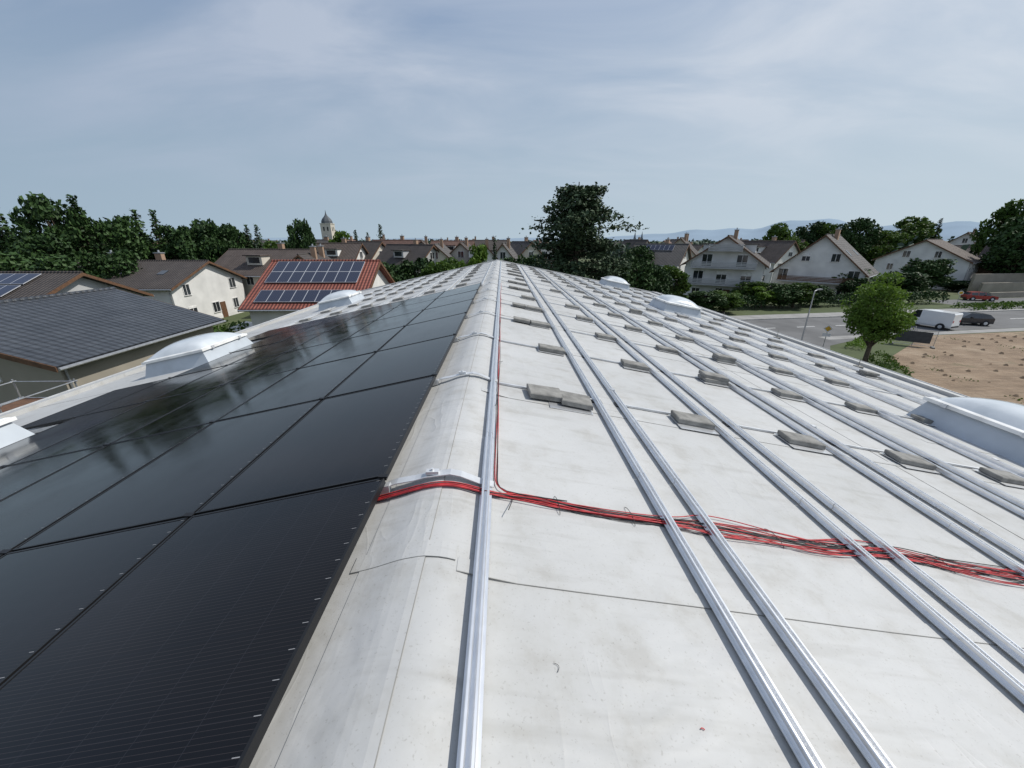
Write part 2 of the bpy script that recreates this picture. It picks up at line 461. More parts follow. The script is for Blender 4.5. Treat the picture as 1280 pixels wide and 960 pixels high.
deb=empty('roof_debris')
curve('wire_scrap',[(.165,.905,zm(.165)+.004),(.185,.90,zm(.185)+.005),(.1865,.895,zm(.186)+.005),(.175,.875,zm(.175)+.004)],.0009,BLACK,deb)
curve('red_scrap',[(.62,.75,zm(.62)+.004),(.626,.756,zm(.626)+.006),(.632,.748,zm(.632)+.004)],.0018,REDC,deb)
mb=MB()
for y in(6.3,9.7,13,16.5,20,23.5):
    x=9.6; mb.box((x,y,zl(x)+.04),(.16,.16,.07)); mb.cyl((x,y,zl(x)+.07),(x,y,zl(x)+.32),.01,.008,6)
mb.obj('lightning_conductor_holders',[CONC],None)

# ---------------------------------------------------------------- trees
def quads(b,C,size,mat,up=.0,flat=0):
    n=len(C)
    A=np.random.normal(size=(n,3)); A[:,2]*=(1-flat); A/=np.linalg.norm(A,axis=1)[:,None]
    B=np.random.normal(size=(n,3)); B[:,2]*=(1-flat); B-= (A*B).sum(1)[:,None]*A; B/=np.linalg.norm(B,axis=1)[:,None]
    s=size*np.random.uniform(.6,1.35,(n,1))
    A*=s; B*=s*.62
    V=np.stack([C-A,C-B,C+A,C+B],1).reshape(-1,3)
    o=len(b.v); b.v+=list(map(tuple,V)); b.f+=[(o+4*i,o+4*i+1,o+4*i+2,o+4*i+3) for i in range(n)]; b.m+=[mat]*n
def deciduous(name,h,r,cb,ncl,nl,leaf,mat,seed):
    np.random.seed(seed); random.seed(seed); b=MB()
    b.cyl((0,0,-.3),(0,0,cb+.4),r*.075,r*.055,8,1); b.cyl((0,0,cb+.3),(.1*r,0,h*.8),r*.055,r*.015,6,1)
    cz=(h+cb)/2; rz=(h-cb)/2
    for i in range(ncl):
        d=np.random.normal(size=3); d/=np.linalg.norm(d)
        t=random.uniform(.35,.95)**.6
        c=np.array([d[0]*r*t*.84,d[1]*r*t*.84,cz+d[2]*rz*t*.88])
        if c[2]<cz: c[:2]*=.95
        cr=r*random.uniform(.17,.34)
        b.cyl((0,0,max(cb*.9,c[2]-rz*.6)),tuple(c),r*.02,r*.006,4,1,False)
        m=int(nl/ncl*random.uniform(.6,1.4)*(cr/(r*.25))**1.5)
        P=np.random.normal(size=(m,3)); P/=np.linalg.norm(P,axis=1)[:,None]
        P*=np.random.uniform(.25,1.05,(m,1))**.5*cr; P[:,2]*=.75
        quads(b,c+P,leaf,0)
    me=b.obj(name,[mat,BARK]); dm=me.data; bpy.data.objects.remove(me); return dm
def conifer(name,h,r,mat,seed,leaf=.35,lv=26,per=9,dens=16,droop=.25):
    np.random.seed(seed); random.seed(seed); b=MB()
    b.cyl((0,0,-.3),(0,0,h*.95),r*.07,.03,7,1)
    for l in range(lv):
        t=l/(lv-1); z=h*(.07+.9*t); rr=r*(1-t)**.8*random.uniform(.75,1.1)+.15
        for k in range(per):
            a=random.uniform(0,6.283); L=rr*random.uniform(.6,1.1)
            m=max(3,int(dens*L/r)); s=np.random.uniform(.15,1,m)
            P=np.stack([np.cos(a)*L*s,np.sin(a)*L*s,z-droop*L*s+np.zeros(m)],1)+np.random.normal(size=(m,3))*leaf*.55
            b.cyl((0,0,z),(math.cos(a)*L,math.sin(a)*L,z-droop*L),.04,.015,3,1,False)
            quads(b,P,leaf*(.65+.5*(1-t)),0,flat=.4)
    me=b.obj(name,[mat,BARK]); dm=me.data; bpy.data.objects.remove(me); return dm
def cedar(name,h,r,seed):
    np.random.seed(seed); random.seed(seed); b=MB()
    b.cyl((0,0,-.3),(.1,0,h*.55),.45,.28,9,1); b.cyl((.1,0,h*.55),(0,0,h*.97),.28,.05,7,1)
    for l in range(44):
        t=l/43; z=h*(.10+.82*t)
        prof=1.12 if t<.6 else 1.12-.62*((t-.6)/.4)**1.5
        prof*=.9+.16*math.sin(t*19)
        for k in range(4):
            a=random.uniform(0,6.283); L=r*prof*random.uniform(.6,1.08)
            up=random.uniform(.0,.2)
            tip=Vector((math.cos(a)*L,math.sin(a)*L,z+up*L))
            b.cyl((0,0,z),tuple(tip),.09,.02,4,1,False)
            for q in range(4):
                s=.4+.6*(q+random.random())/4
                c=np.array([math.cos(a)*L*s+random.gauss(0,.35),math.sin(a)*L*s+random.gauss(0,.35),z+up*L*s])
                m=42; rad=random.uniform(.55,1.15)*(.7+.4*prof)
                P=np.random.normal(size=(m,3))*np.array([rad*.55,rad*.55,.15]); 
                P[:,2]-= (P[:,0]**2+P[:,1]**2)*.12
                quads(b,c+P,.2,0,flat=.5)
    me=b.obj(name,[LF_CEDAR,BARK]); dm=me.data; bpy.data.objects.remove(me); return dm
def place(name,me,x,y,h,hb,wscale=None,rz=None):
    o=bpy.data.objects.new(name,me); COL.objects.link(o); s=h/hb
    o.location=(x,y,0); w=s if wscale is None else wscale
    o.scale=(w,w,s); o.rotation_euler=(0,0,random.uniform(0,6.28) if rz is None else rz); return o
D1=deciduous('tree_a',12,4.6,2.2,55,6500,.28,LF_DEC,1)
D2=deciduous('tree_b',12,5.2,1.2,70,7500,.30,LF_DARK,2)
D3=deciduous('tree_c',12,4.0,1.2,50,6000,.27,LF_DEC,3)
D4=deciduous('tree_d',12,4.4,1.2,50,5000,.31,LF_BRIGHT,4)
C1=conifer('spruce_a',15,3.6,LF_DARK,5,.33,28,10,17); C2=conifer('spruce_b',15,2.6,LF_DARK,6,.3,30,9,13,.15)
C3=conifer('cypress',12,1.5,LF_CEDAR,8,.28,30,8,10,-.6)
YT=deciduous('young_tree',7.5,2.75,1.5,66,9500,.115,LF_BRIGHT,11)
CED=cedar('cedar',16.2,5.1,12)
random.seed(21)
place('cedar_tree',CED,8.1,45,16.2,16.2,1.0,.4)
place('young_maple_tree',YT,31.2,31.1,7.5,7.5,1,0)
def px(u,Y): return .00195*(u-628)*Y
def hp(y,Y): return 10+.00183*(300-y)*Y
T=[
 (-25,250,60,C1,15,4.2,'spruce_tree'),(25,254,60,C1,15,4.8,'spruce_tree'),(62,285,58,D2,12,5,'broadleaf_tree'),
 (92,238,62,D2,12,4.6,'broadleaf_tree'),(122,246,63,C1,15,4.4,'spruce_tree'),(150,262,66,D2,12,4.8,'broadleaf_tree'),
 (135,305,50,D2,12,3.6,'broadleaf_tree'),(85,312,48,D2,12,4.5,'broadleaf_tree'),(30,308,48,D2,12,5,'broadleaf_tree'),
 (5,285,70,D2,12,6,'broadleaf_tree'),(110,285,72,D2,12,7,'broadleaf_tree'),(175,285,74,D2,12,6,'broadleaf_tree'),(225,292,76,D1,12,6,'broadleaf_tree'),(280,296,82,D2,12,6,'broadleaf_tree'),
 (188,262,70,C2,15,3.6,'spruce_tree'),(210,263,70,C1,15,3.6,'spruce_tree'),(238,275,72,D2,12,4.5,'broadleaf_tree'),(265,268,74,D2,12,4.6,'broadleaf_tree'),
 (292,274,76,D2,12,4.2,'broadleaf_tree'),(316,280,78,C2,15,2.6,'spruce_tree'),(328,280,79,C2,15,2.4,'spruce_tree'),(345,298,84,D1,12,4,'broadleaf_tree'),
 (382,268,84,D2,12,3.2,'pine_tree'),(430,284,100,D4,12,3.5,'broadleaf_tree'),(447,287,110,C2,15,2.4,'spruce_tree'),(462,290,112,C2,15,2.2,'spruce_tree'),(478,280,120,C2,15,2.8,'spruce_tree'),(365,296,90,D2,12,4,'broadleaf_tree'),
 (490,321,50,D2,12,3.2,'broadleaf_tree'),(515,317,52,D2,12,3.6,'broadleaf_tree'),(545,322,50,D1,12,3.2,'broadleaf_tree'),(568,318,54,D3,12,3,'broadleaf_tree'),
 (592,298,50,D4,12,2.2,'broadleaf_tree'),(618,296,60,C3,12,.9,'cypress_tree'),(640,316,56,D2,12,3,'broadleaf_tree'),(662,312,52,D2,12,3,'broadleaf_tree'),
 (778,312,50,D2,12,3.2,'broadleaf_tree'),(798,318,48,D2,12,3.2,'broadleaf_tree'),(822,326,50,D2,12,3.2,'broadleaf_tree'),(845,328,54,D3,12,3.2,'broadleaf_tree'),
 (800,303,90,D2,12,4,'broadleaf_tree'),
 (900,362,56,D2,12,3.0,'broadleaf_tree'),(925,363,56,D3,12,2.8,'broadleaf_tree'),
 (975,276,118,D1,12,6,'broadleaf_tree'),(998,292,112,D3,12,5,'broadleaf_tree'),(1022,272,125,D2,12,6.5,'broadleaf_tree'),(1045,276,120,D1,12,5,'broadleaf_tree'),
 (1075,267,115,D2,12,6.2,'broadleaf_tree'),(1102,285,115,D1,12,5,'broadleaf_tree'),(1150,267,140,D1,12,8,'broadleaf_tree'),(1128,285,130,D3,12,6,'broadleaf_tree'),(1180,272,135,C2,15,3,'spruce_tree'),
 (1272,243,92,D1,12,6.0,'broadleaf_tree'),(1305,262,80,D2,12,6.5,'broadleaf_tree'),
 (1083,332,70,D2,12,4.4,'broadleaf_tree'),(1100,345,66,D2,12,3.6,'broadleaf_tree'),(1186,320,78,D2,12,4.6,'broadleaf_tree'),(1160,338,72,D2,12,4.4,'broadleaf_tree'),(1140,345,74,D3,12,3.6,'broadleaf_tree'),
 (955,350,62,D3,12,3.0,'broadleaf_tree'),(1000,353,60,D2,12,3.2,'broadleaf_tree'),(1018,352,60,D1,12,3.2,'broadleaf_tree'),(1042,356,62,D2,12,2.8,'broadleaf_tree'),
 (975,356,60,D4,12,2.6,'broadleaf_tree'),(1230,350,80,D2,12,3,'broadleaf_tree'),(1218,338,84,D3,12,2.2,'broadleaf_tree'),
]
RB={D1:4.6,D2:5.2,D3:4.0,D4:4.4,C1:3.6,C2:2.6,C3:1.5}
for (u,t,Y,me,hb,rad,nm) in T:
    h=max(2.0,hp(t,Y)) if t<=300 else 10-Y/(547/(t-300)-.374)
    place(nm,me,px(u,Y),Y,h,hb,rad/RB[me])
def hedge(name,x0,y0,x1,y1,h,w,mat=LF_DARK,leaf=.16,dens=110):
    L=math.hypot(x1-x0,y1-y0); n=int(L*dens*(h*.5+.5)); b=MB()
    s=np.random.uniform(0,L,n); a=np.random.uniform(0,math.pi,n)
    bul=1+.18*np.sin(s*2.1)+.12*np.sin(s*5.3+1)
    hh=h*(1+.10*np.sin(s*1.3+2)+.06*np.sin(s*4))
    lat=np.cos(a)*w/2*bul; z=np.abs(np.sin(a))**.5*hh*np.random.uniform(.3,1,n)**.35
    ux,uy=(x1-x0)/L,(y1-y0)/L
    C=np.stack([x0+ux*s-uy*lat,y0+uy*s+ux*lat,z],1)+np.random.normal(size=(n,3))*.08
    quads(b,C,leaf,0); return b.obj(name,[mat])
hedge('garden_hedge',18,56.5,40,59,2.0,1.6); hedge('garden_hedge',42,60,74,64,2.0,1.8)
hedge('garden_hedge',-34,38,-24,36,2.6,2.2,LF_DEC); hedge('garden_hedge',-30,33,-24,31,2.2,1.8,LF_BRIGHT)
hedge('verge_shrubs',30.5,27.5,33.0,32,.8,1.5,LF_DEC,.1,160)
hedge('verge_shrubs',34.0,35.5,40,40,.5,1.2,LF_BRIGHT,.1,140)
hedge('roadside_shrubs',70,57.5,120,65,.9,2.4,LF_DEC)
hedge('garden_hedge',-22,50,-10,52,3,2.5,LF_DARK)

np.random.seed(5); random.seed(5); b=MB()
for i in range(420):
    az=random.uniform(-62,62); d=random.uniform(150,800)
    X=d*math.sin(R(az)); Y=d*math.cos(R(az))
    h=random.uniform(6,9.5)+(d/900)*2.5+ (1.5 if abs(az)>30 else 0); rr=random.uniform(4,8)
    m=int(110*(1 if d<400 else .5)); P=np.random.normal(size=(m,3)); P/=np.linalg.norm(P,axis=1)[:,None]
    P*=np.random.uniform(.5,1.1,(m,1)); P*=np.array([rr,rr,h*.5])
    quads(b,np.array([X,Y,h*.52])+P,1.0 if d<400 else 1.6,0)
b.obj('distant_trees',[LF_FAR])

# ---------------------------------------------------------------- houses
def house(name,x,y,rot,w,l,eave,ridge,wall,roof,balc=0,pvs=None,chim=1,storeys=None,ncol=2,nside=3,ov=.55,sky=0,bmat=None,dorm=0):
    e=empty(name,(x,y,0),R(rot)); hw,hl=w/2,l/2
    b=MB()
    vs=[(-hw,-hl,-.2),(hw,-hl,-.2),(hw,-hl,eave),(0,-hl,ridge-.08),(-hw,-hl,eave)]; vs+=[(a,hl,c) for a,_,c in vs]
    b.add(vs,[(0,1,2,3,4),(9,8,7,6,5),(1,6,7,2),(0,4,9,5)]); b.box((0,0,.2),(w+.06,l+.06,.5),0)
    b.obj('walls',[wall],e)
    sl=(ridge-eave)/hw; b=MB(); t=.2
    for s in(-1,1):
        xe=s*(hw+ov); ze=eave-ov*sl
        vs=[(xx,yy,zz+dt) for xx,zz in((xe,ze),(0,ridge)) for yy in(-hl-ov,hl+ov) for dt in(.0,t)]
        b.add(vs,[(0,1,3,2),(4,6,7,5),(0,4,5,1),(2,3,7,6),(0,2,6,4),(1,5,7,3)])
    b.cyl((0,-hl-ov,ridge+t),(0,hl+ov,ridge+t),.12,.12,8)
    b.obj('roof',[roof],e)
    b=MB()
    for s in(-1,1):
        xe=s*(hw+ov+.07); ze=eave-ov*sl+.06
        b.cyl((xe,-hl-ov,ze),(xe,hl+ov,ze),.08,.08,6)
        b.cyl((s*(hw+.08),-hl+.15,0.3),(s*(hw+.08),-hl+.15,ze-.1),.05,.05,6)
        for g in(-1,1):
            p0=Vector((s*(hw+ov),g*(hl+ov+.03),eave-ov*sl+.05)); p1=Vector((0,g*(hl+ov+.03),ridge+.05))
            vs=[]
            for p in(p0,p1):
                for dy in(-.02,.02):
                    for dz in(-.12,.14): vs.append((p.x,p.y+dy,p.z+dz))
            b.add(vs,[(0,1,3,2),(4,6,7,5),(0,4,5,1),(2,3,7,6),(0,2,6,4),(1,5,7,3)],1)
    b.obj('gutters_and_verges',[METAL,WOOD],e)
    fr=MB(); gl=MB()
    def win(face,pos,z,ww=1.15,hh=1.3):
        if face<2:
            s=-1 if face==0 else 1; P=lambda o,d,dz=0:(pos+d,s*(hl+o),z+dz); S=lambda a,bb,c:(a,bb,c)
        else:
            s=1 if face==2 else -1; P=lambda o,d,dz=0:(s*(hw+o),pos+d,z+dz); S=lambda a,bb,c:(bb,a,c)
        gl.box(P(.0,0),S(ww,.05,hh))
        f=.08
        for d in(-1,1):
            fr.box(P(.01,d*(ww/2+f/2)),S(f,.10,hh+2*f)); 
        fr.box(P(.01,0,hh/2+f/2),S(ww,.10,f)); fr.box(P(.03,0,-hh/2-f/2),S(ww+.2,.2,f*.7))
        fr.box(P(.012,0),S(.06,.05,hh))
        q=random.random()
        if q<.4: fr.box(P(.036,0,hh/2-hh*q*.6),S(ww-.02,.02,hh*q*1.2))
    z=1.6; si=0
    while z+.8<ridge:
        for face in(0,1):
            if z+.7<eave+.2: cols=ncol; half=hw*.62
            else:
                half=(ridge-z-1.1)/sl-.6; cols=2 if half>1.2 else (1 if half>-.1 else 0)
            for c in range(cols):
                p=0 if cols==1 else -half+2*half*c/(cols-1)
                isb=balc and face==0 and si>=1 and si<=balc
                win(face,p,z-(.35 if isb else 0),1.5 if isb else random.choice((1.0,1.2,1.2)),2.0 if isb else 1.25)
        if z+.75<eave:
            for face in(2,3):
                for c in range(nside):
                    win(face,-hl*.66+hl*1.32*c/max(1,nside-1),z)
        z+=2.75; si+=1
    fr.obj('window_frames',[FRAMEW],e); gl.obj('windows',[GLASSW],e)
    b=MB(); b.box((hw*.2,-hl-.03,1.05),(1.0,.1,2.1)) ; b.obj('door',[WOOD],e)
    if dorm:
        b=MB()
        for s in(-1,1):
            xx=s*hw*.55; zb=ridge-sl*hw*.55
            b.box((xx,0,zb+.45),(1.8,2.6,1.3),0); b.box((xx+s*.92,0,zb+.5),(.06,1.8,.8),1)
            b.box((xx+s*.1,0,zb+1.2),(2.4,3.0,.14),2)
        b.obj('dormers',[wall,GLASSW,roof],e)
    if balc:
        b=MB()
        for k in range(1,balc+1):
            zz=.1+2.75*k; bw=w*.82 if zz<eave-.6 else w*.42
            b.box((0,-hl-.75,zz),(bw,1.5,.18),0)
            b.box((0,-hl-1.46,zz+.98),(bw,.06,.08),1)
            for q in(.28,.52,.76): b.box((0,-hl-1.45,zz+q),(bw,.03,.17),1)
            for sx in(-1,1):
                b.box((sx*bw/2,-hl-.75,zz+.98),(.06,1.5,.08),1); b.box((sx*bw/2,-hl-1.45,zz+.5),(.07,.07,1.0),1)
                b.box((sx*bw/2,-hl-.75,zz+.52),(.03,1.4,.6),1)
        b.obj('balconies',[W_GREY,bmat or WOOD],e)
    if chim:
        b=MB()
        for k in range(chim):
            cy=-hl*.2+k*hl*.8; b.box((.7,cy,ridge+.1),(.6,.8,2.0),0); b.box((.7,cy,ridge+1.15),(.75,.95,.12),1)
            b.cyl((.7,cy,ridge+1.2),(.7,cy,ridge+1.5),.12,.1,8,1)
        b.obj('chimneys',[W_BRICK,METAL],e)
    if sky:
        b=MB()
        for k in range(sky):
            xx=hw*.5; cy=-hl*.6+k*hl*1.2/max(1,sky-1)
            for s in(-1,1):
                z0=ridge-sl*(xx-.5)+t; z1=ridge-sl*(xx+.5)+t
                vs=[(s*a,cy+d,zz+q) for a,zz in((xx-.5,z0),(xx+.5,z1)) for d in(-.4,.4) for q in(-.02,.07)]
                b.add(vs,[(0,1,3,2),(4,6,7,5),(0,4,5,1),(2,3,7,6),(0,2,6,4),(1,5,7,3)])
        b.obj('roof_windows',[GLASSW],e)
    if pvs:
        for (s,n,rowsn,y0,d0) in pvs:
            L=n*1.04; H=rowsn*1.7; ang=math.atan(sl)
            b=MB(); b.box((L/2,H/2,0),(L,H,.05),0); 
            o=b.obj('roof_solar_array',[PVR],e)
            ux=Vector((0,1,0))*(1 if s>0 else -1); uy=Vector((-s*math.cos(ang),0,math.sin(ang))); uz=ux.cross(uy)
            org=Vector((s*(d0+H)*math.cos(ang),y0 if s>0 else -y0,ridge-(d0+H)*math.sin(ang)+t))+Vector((s*math.sin(ang),0,math.cos(ang)))*.14
            M=Matrix((ux,uy,uz)).transposed().to_4x4(); M.translation=org
            o.matrix_local=M
    return e
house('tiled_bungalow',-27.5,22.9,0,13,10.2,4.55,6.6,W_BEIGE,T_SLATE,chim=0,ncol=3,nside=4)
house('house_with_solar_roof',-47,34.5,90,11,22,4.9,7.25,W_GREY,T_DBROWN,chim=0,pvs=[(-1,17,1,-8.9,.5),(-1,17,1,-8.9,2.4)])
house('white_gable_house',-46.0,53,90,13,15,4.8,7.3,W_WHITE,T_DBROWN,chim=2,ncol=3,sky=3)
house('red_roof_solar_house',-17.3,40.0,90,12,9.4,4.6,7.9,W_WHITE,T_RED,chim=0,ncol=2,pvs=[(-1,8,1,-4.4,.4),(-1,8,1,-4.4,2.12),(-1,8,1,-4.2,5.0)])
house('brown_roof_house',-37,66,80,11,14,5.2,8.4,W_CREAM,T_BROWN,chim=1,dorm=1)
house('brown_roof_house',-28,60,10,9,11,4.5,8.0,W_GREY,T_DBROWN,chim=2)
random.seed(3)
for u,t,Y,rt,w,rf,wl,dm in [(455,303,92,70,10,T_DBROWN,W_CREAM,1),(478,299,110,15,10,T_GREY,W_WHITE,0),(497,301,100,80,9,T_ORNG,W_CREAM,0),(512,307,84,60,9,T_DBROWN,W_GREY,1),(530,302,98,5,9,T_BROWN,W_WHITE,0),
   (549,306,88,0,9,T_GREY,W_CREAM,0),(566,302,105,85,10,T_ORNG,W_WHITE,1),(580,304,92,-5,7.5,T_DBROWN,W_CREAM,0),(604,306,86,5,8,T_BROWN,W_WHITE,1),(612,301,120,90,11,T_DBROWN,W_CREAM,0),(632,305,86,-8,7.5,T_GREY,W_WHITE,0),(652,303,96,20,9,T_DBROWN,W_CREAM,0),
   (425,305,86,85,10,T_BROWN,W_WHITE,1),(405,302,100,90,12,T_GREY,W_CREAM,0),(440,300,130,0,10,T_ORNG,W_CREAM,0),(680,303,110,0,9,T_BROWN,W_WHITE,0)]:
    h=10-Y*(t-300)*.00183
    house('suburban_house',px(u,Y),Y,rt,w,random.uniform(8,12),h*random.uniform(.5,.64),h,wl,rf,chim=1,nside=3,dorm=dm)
house('balcony_apartment_house',40.6,72,-34,11.8,12,6.3,10.5,W_WHITE,T_DBROWN,balc=3,chim=1,ncol=3,bmat=W_GREY,dorm=1,ov=.7)
house('white_gable_house',60.5,74,-50,13.5,10,4.6,10.7,W_WHITE,T_GREY,balc=1,chim=1,ncol=3,sky=2)
house('white_gable_house',97,90,-58,15,12,5.8,9.9,W_WHITE,T_BROWN,chim=0,ncol=4)
house('brown_roof_house',36,92,50,9,11,5.2,9.0,W_WHITE,T_GREY,chim=1,pvs=[(-1,6,1,-3,.5)])
house('brown_roof_house',47,106,-30,9,10,6,10.4,W_CREAM,T_DBROWN,chim=2)
house('brown_roof_house',64,98,20,9,13,5.5,9.6,W_WHITE,T_BROWN,chim=1,dorm=1)
house('brown_roof_house',84,122,40,10,11,5.5,9.8,W_WHITE,T_BROWN,chim=1)
house('white_gable_house',142,122,-55,12,12,7,12,W_WHITE,T_DBROWN,chim=1,ncol=3)
house('brown_roof_house',126,108,30,10,14,5,8.4,W_CREAM,T_BROWN,chim=1)
house('tan_brick_house',114,84,30,12,14,5.0,9.0,W_BRICK,T_BROWN,chim=1,ncol=3,nside=4)
random.seed(9)
for i in range(30):
    az=random.uniform(-50,52); d=random.uniform(150,330)
    X=d*math.sin(R(az)); Y=d*math.cos(R(az)); h=random.uniform(8,10.3)
    house('suburban_house',X,Y,random.choice((0,90,30,-30,60)),random.uniform(8,11),12,h*.58,h,random.choice((W_WHITE,W_CREAM)),random.choice((T_BROWN,T_ORNG,T_DBROWN,T_GREY)),chim=1,ncol=2,nside=2)

ch=empty('church_tower',(-104,250,0))
b=MB(); b.box((0,0,9.5),(6,6,19),0); b.box((0,0,19.1),(6.4,6.4,.4),0)
for s in(-1,1):
    for p in(-1.1,1.1): b.box((p,s*3.01,16.2),(.8,.1,2.2),1); b.box((s*3.01,p,16.2),(.1,.8,2.2),1)
b.obj('tower_shaft',[W_CREAM,BLACK],ch)
b=MB()
prof=[(3.4,19.3),(3.2,20.6),(2.5,21.8),(1.5,22.8),(.7,23.8),(.3,24.8),(.06,26.6)]
for (r0,z0),(r1,z1) in zip(prof[:-1],prof[1:]): b.cyl((0,0,z0),(0,0,z1),r0,r1,8,0)
b.obj('tower_cap',[simple('slate_cap',(.07,.08,.09),.6)],ch)
tc=empty('twin_spire_church',(270,820,0))
b=MB(); b.box((0,6,6),(16,30,12),0)
for s in(-1,1):
    b.box((s*7,-8,7),(4,4,14),0); b.cyl((s*7,-8,14),(s*7,-8,26),2.4,.1,8,1)
b.obj('church_body',[simple('hazy_stone',(.2,.22,.25),.8),simple('spire_slate',(.14,.17,.21),.6)],tc)  # stone and spire colours paled and blued to paint in distance haze

# ---------------------------------------------------------------- ground, roads
def ground_mat():
    m,nt,b=newmat('grass_ground')
    co=objco(nt); n=noise(nt,co,.02,4); n2=noise(nt,co,.5,5)
    c=ramp(nt,n,[(.3,(.05,.075,.025)),(.55,(.075,.095,.035)),(.75,(.13,.125,.06))])
    c=mixc(nt,.6,c,ramp(nt,n2,[(.3,(.6,.6,.6)),(.7,(1.1,1.1,1.1))]),'MULTIPLY')
    nt.links.new(c,b.inputs['Base Color']); b.inputs['Roughness'].default_value=.95
    bump(nt,b,n2,.4,.1); return m
def flat(name,poly,z,mat,sub=False):
    b=MB(); b.add([(x,y,z) for x,y in poly],[tuple(range(len(poly)))]); return b.obj(name,[mat])
flat('ground',[(-9000,-3000),(9000,-3000),(9000,11000),(-9000,11000)],0,ground_mat())
sm,nt,sb=newmat('sandy_soil'); co=objco(nt)
c=ramp(nt,noise(nt,co,.3,6,.7),[(.3,(.16,.11,.07)),(.5,(.235,.168,.11)),(.72,(.33,.255,.18))])
g=ramp(nt,noise(nt,co,.35,5,.7),[(.60,0.),(.66,1.)]); c=mixc(nt,math_n(nt,'MULTIPLY',g,.45),c,(.10,.105,.05))
tk=noise(nt,mapping(nt,co,(.25,2.2,1),(0,0,.35)),1.2,4,.6)
c=mixc(nt,.7,c,ramp(nt,tk,[(.35,(.72,.70,.68)),(.52,(1,1,1)),(.7,(1.12,1.1,1.08))]),'MULTIPLY')
nt.links.new(c,sb.inputs['Base Color']); sb.inputs['Roughness'].default_value=.95; bump(nt,sb,noise(nt,co,2,5,.7),.9,.15)
flat('yard_pavement',[(10.6,-40),(17,-40),(17,37),(10.6,37)],.008,PAVE)
flat('street',[(17,-60),(30.2,-60),(30.2,33.5),(33,37),(44,42.5),(17,38.6)],.012,ASPH2)
def rb(x,y):
    a=R(8); return (14+(x-14)*math.cos(a)-(y-44)*math.sin(a),44+(x-14)*math.sin(a)+(y-44)*math.cos(a))
flat('cross_street',[rb(-10,38),rb(190,38),rb(190,47.5),rb(-10,47.5)],.018,ASPH2)
flat('parking_strip',[rb(34,36.6),rb(120,36.6),rb(120,37.9),rb(34,37.9)],.016,PAVE)
b=MB()
def strip(b,x0,x1,y0,y1,z,h,mat=0):
    P=[rb(x0,y0),rb(x1,y0),rb(x1,y1),rb(x0,y1)]
    vs=[(p[0],p[1],zz) for zz in(z,z+h) for p in P]
    b.add(vs,[(4,5,6,7),(0,1,5,4),(1,2,6,5),(2,3,7,6),(3,0,4,7)],mat)
strip(b,-10,190,47.52,47.66,0,.13,0); strip(b,-10,190,47.67,50.2,0,.12,1)
b.obj('pavement',[simple('kerb_stone',(.38,.37,.35),.85),PAVE])
b=MB()
x=-8
while x<180: strip(b,x,x+2.5,42.6,42.74,.022,.003); x+=5.5
y=-30
while y<34: b.box((22.5,y,.0165),(.12,2.5,.002)); y+=5.5
for i in range(6): b.box((18.3+1.6*i,35.6,.0165),(.8,.5,.002))
b.obj('road_markings',[MARK])
b=MB(); b.box((30.3,-13,.06),(.16,92,.14)); b.obj('kerb',[bpy.data.materials['kerb_stone']])
flat('sandy_lot',[(32.0,-10),(31.6,27),(34.0,32),(47,41),(120,50.5),(130,-10)],.014,sm)
np.random.seed(31); b=MB()
for i in range(320):
    x=random.uniform(34,80); y=random.uniform(14,41); s=random.uniform(.05,.2)
    if y>30+ (x-34)*.8: continue
    b.cyl((x,y,.0),(x+.03,y,s),s*1.2,s*.4,5)
b.obj('soil_clods',[sm])
np.random.seed(44); b=MB()
for i in range(60):
    x=np.random.uniform(34,75); y=np.random.uniform(16,41)
    if y>30+(x-34)*.7: continue
    n=14; C=np.stack([x+np.random.normal(size=n)*.35,y+np.random.normal(size=n)*.35,np.random.uniform(.02,.15,n)],1)
    quads(b,C,.08,0)
b.obj('weeds',[LF_DEC])
flat('access_path',[(74,58),(160,70),(160,80),(74,67)],.01,ASPH2)

# ---------------------------------------------------------------- hills
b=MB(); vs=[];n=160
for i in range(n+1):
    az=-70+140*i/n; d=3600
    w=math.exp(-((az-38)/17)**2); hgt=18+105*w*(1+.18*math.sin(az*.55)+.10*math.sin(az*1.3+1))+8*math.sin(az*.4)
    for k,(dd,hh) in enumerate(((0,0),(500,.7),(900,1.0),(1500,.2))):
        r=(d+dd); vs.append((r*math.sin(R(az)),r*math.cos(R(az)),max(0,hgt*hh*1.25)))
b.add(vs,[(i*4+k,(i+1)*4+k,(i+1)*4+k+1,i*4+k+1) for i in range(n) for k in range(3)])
b.obj('hills',[simple('hazy_hills',(.25,.32,.39),1,0,.003,.06,0,0)],smooth=True)  # aerial haze painted as a bluish base colour, no volume

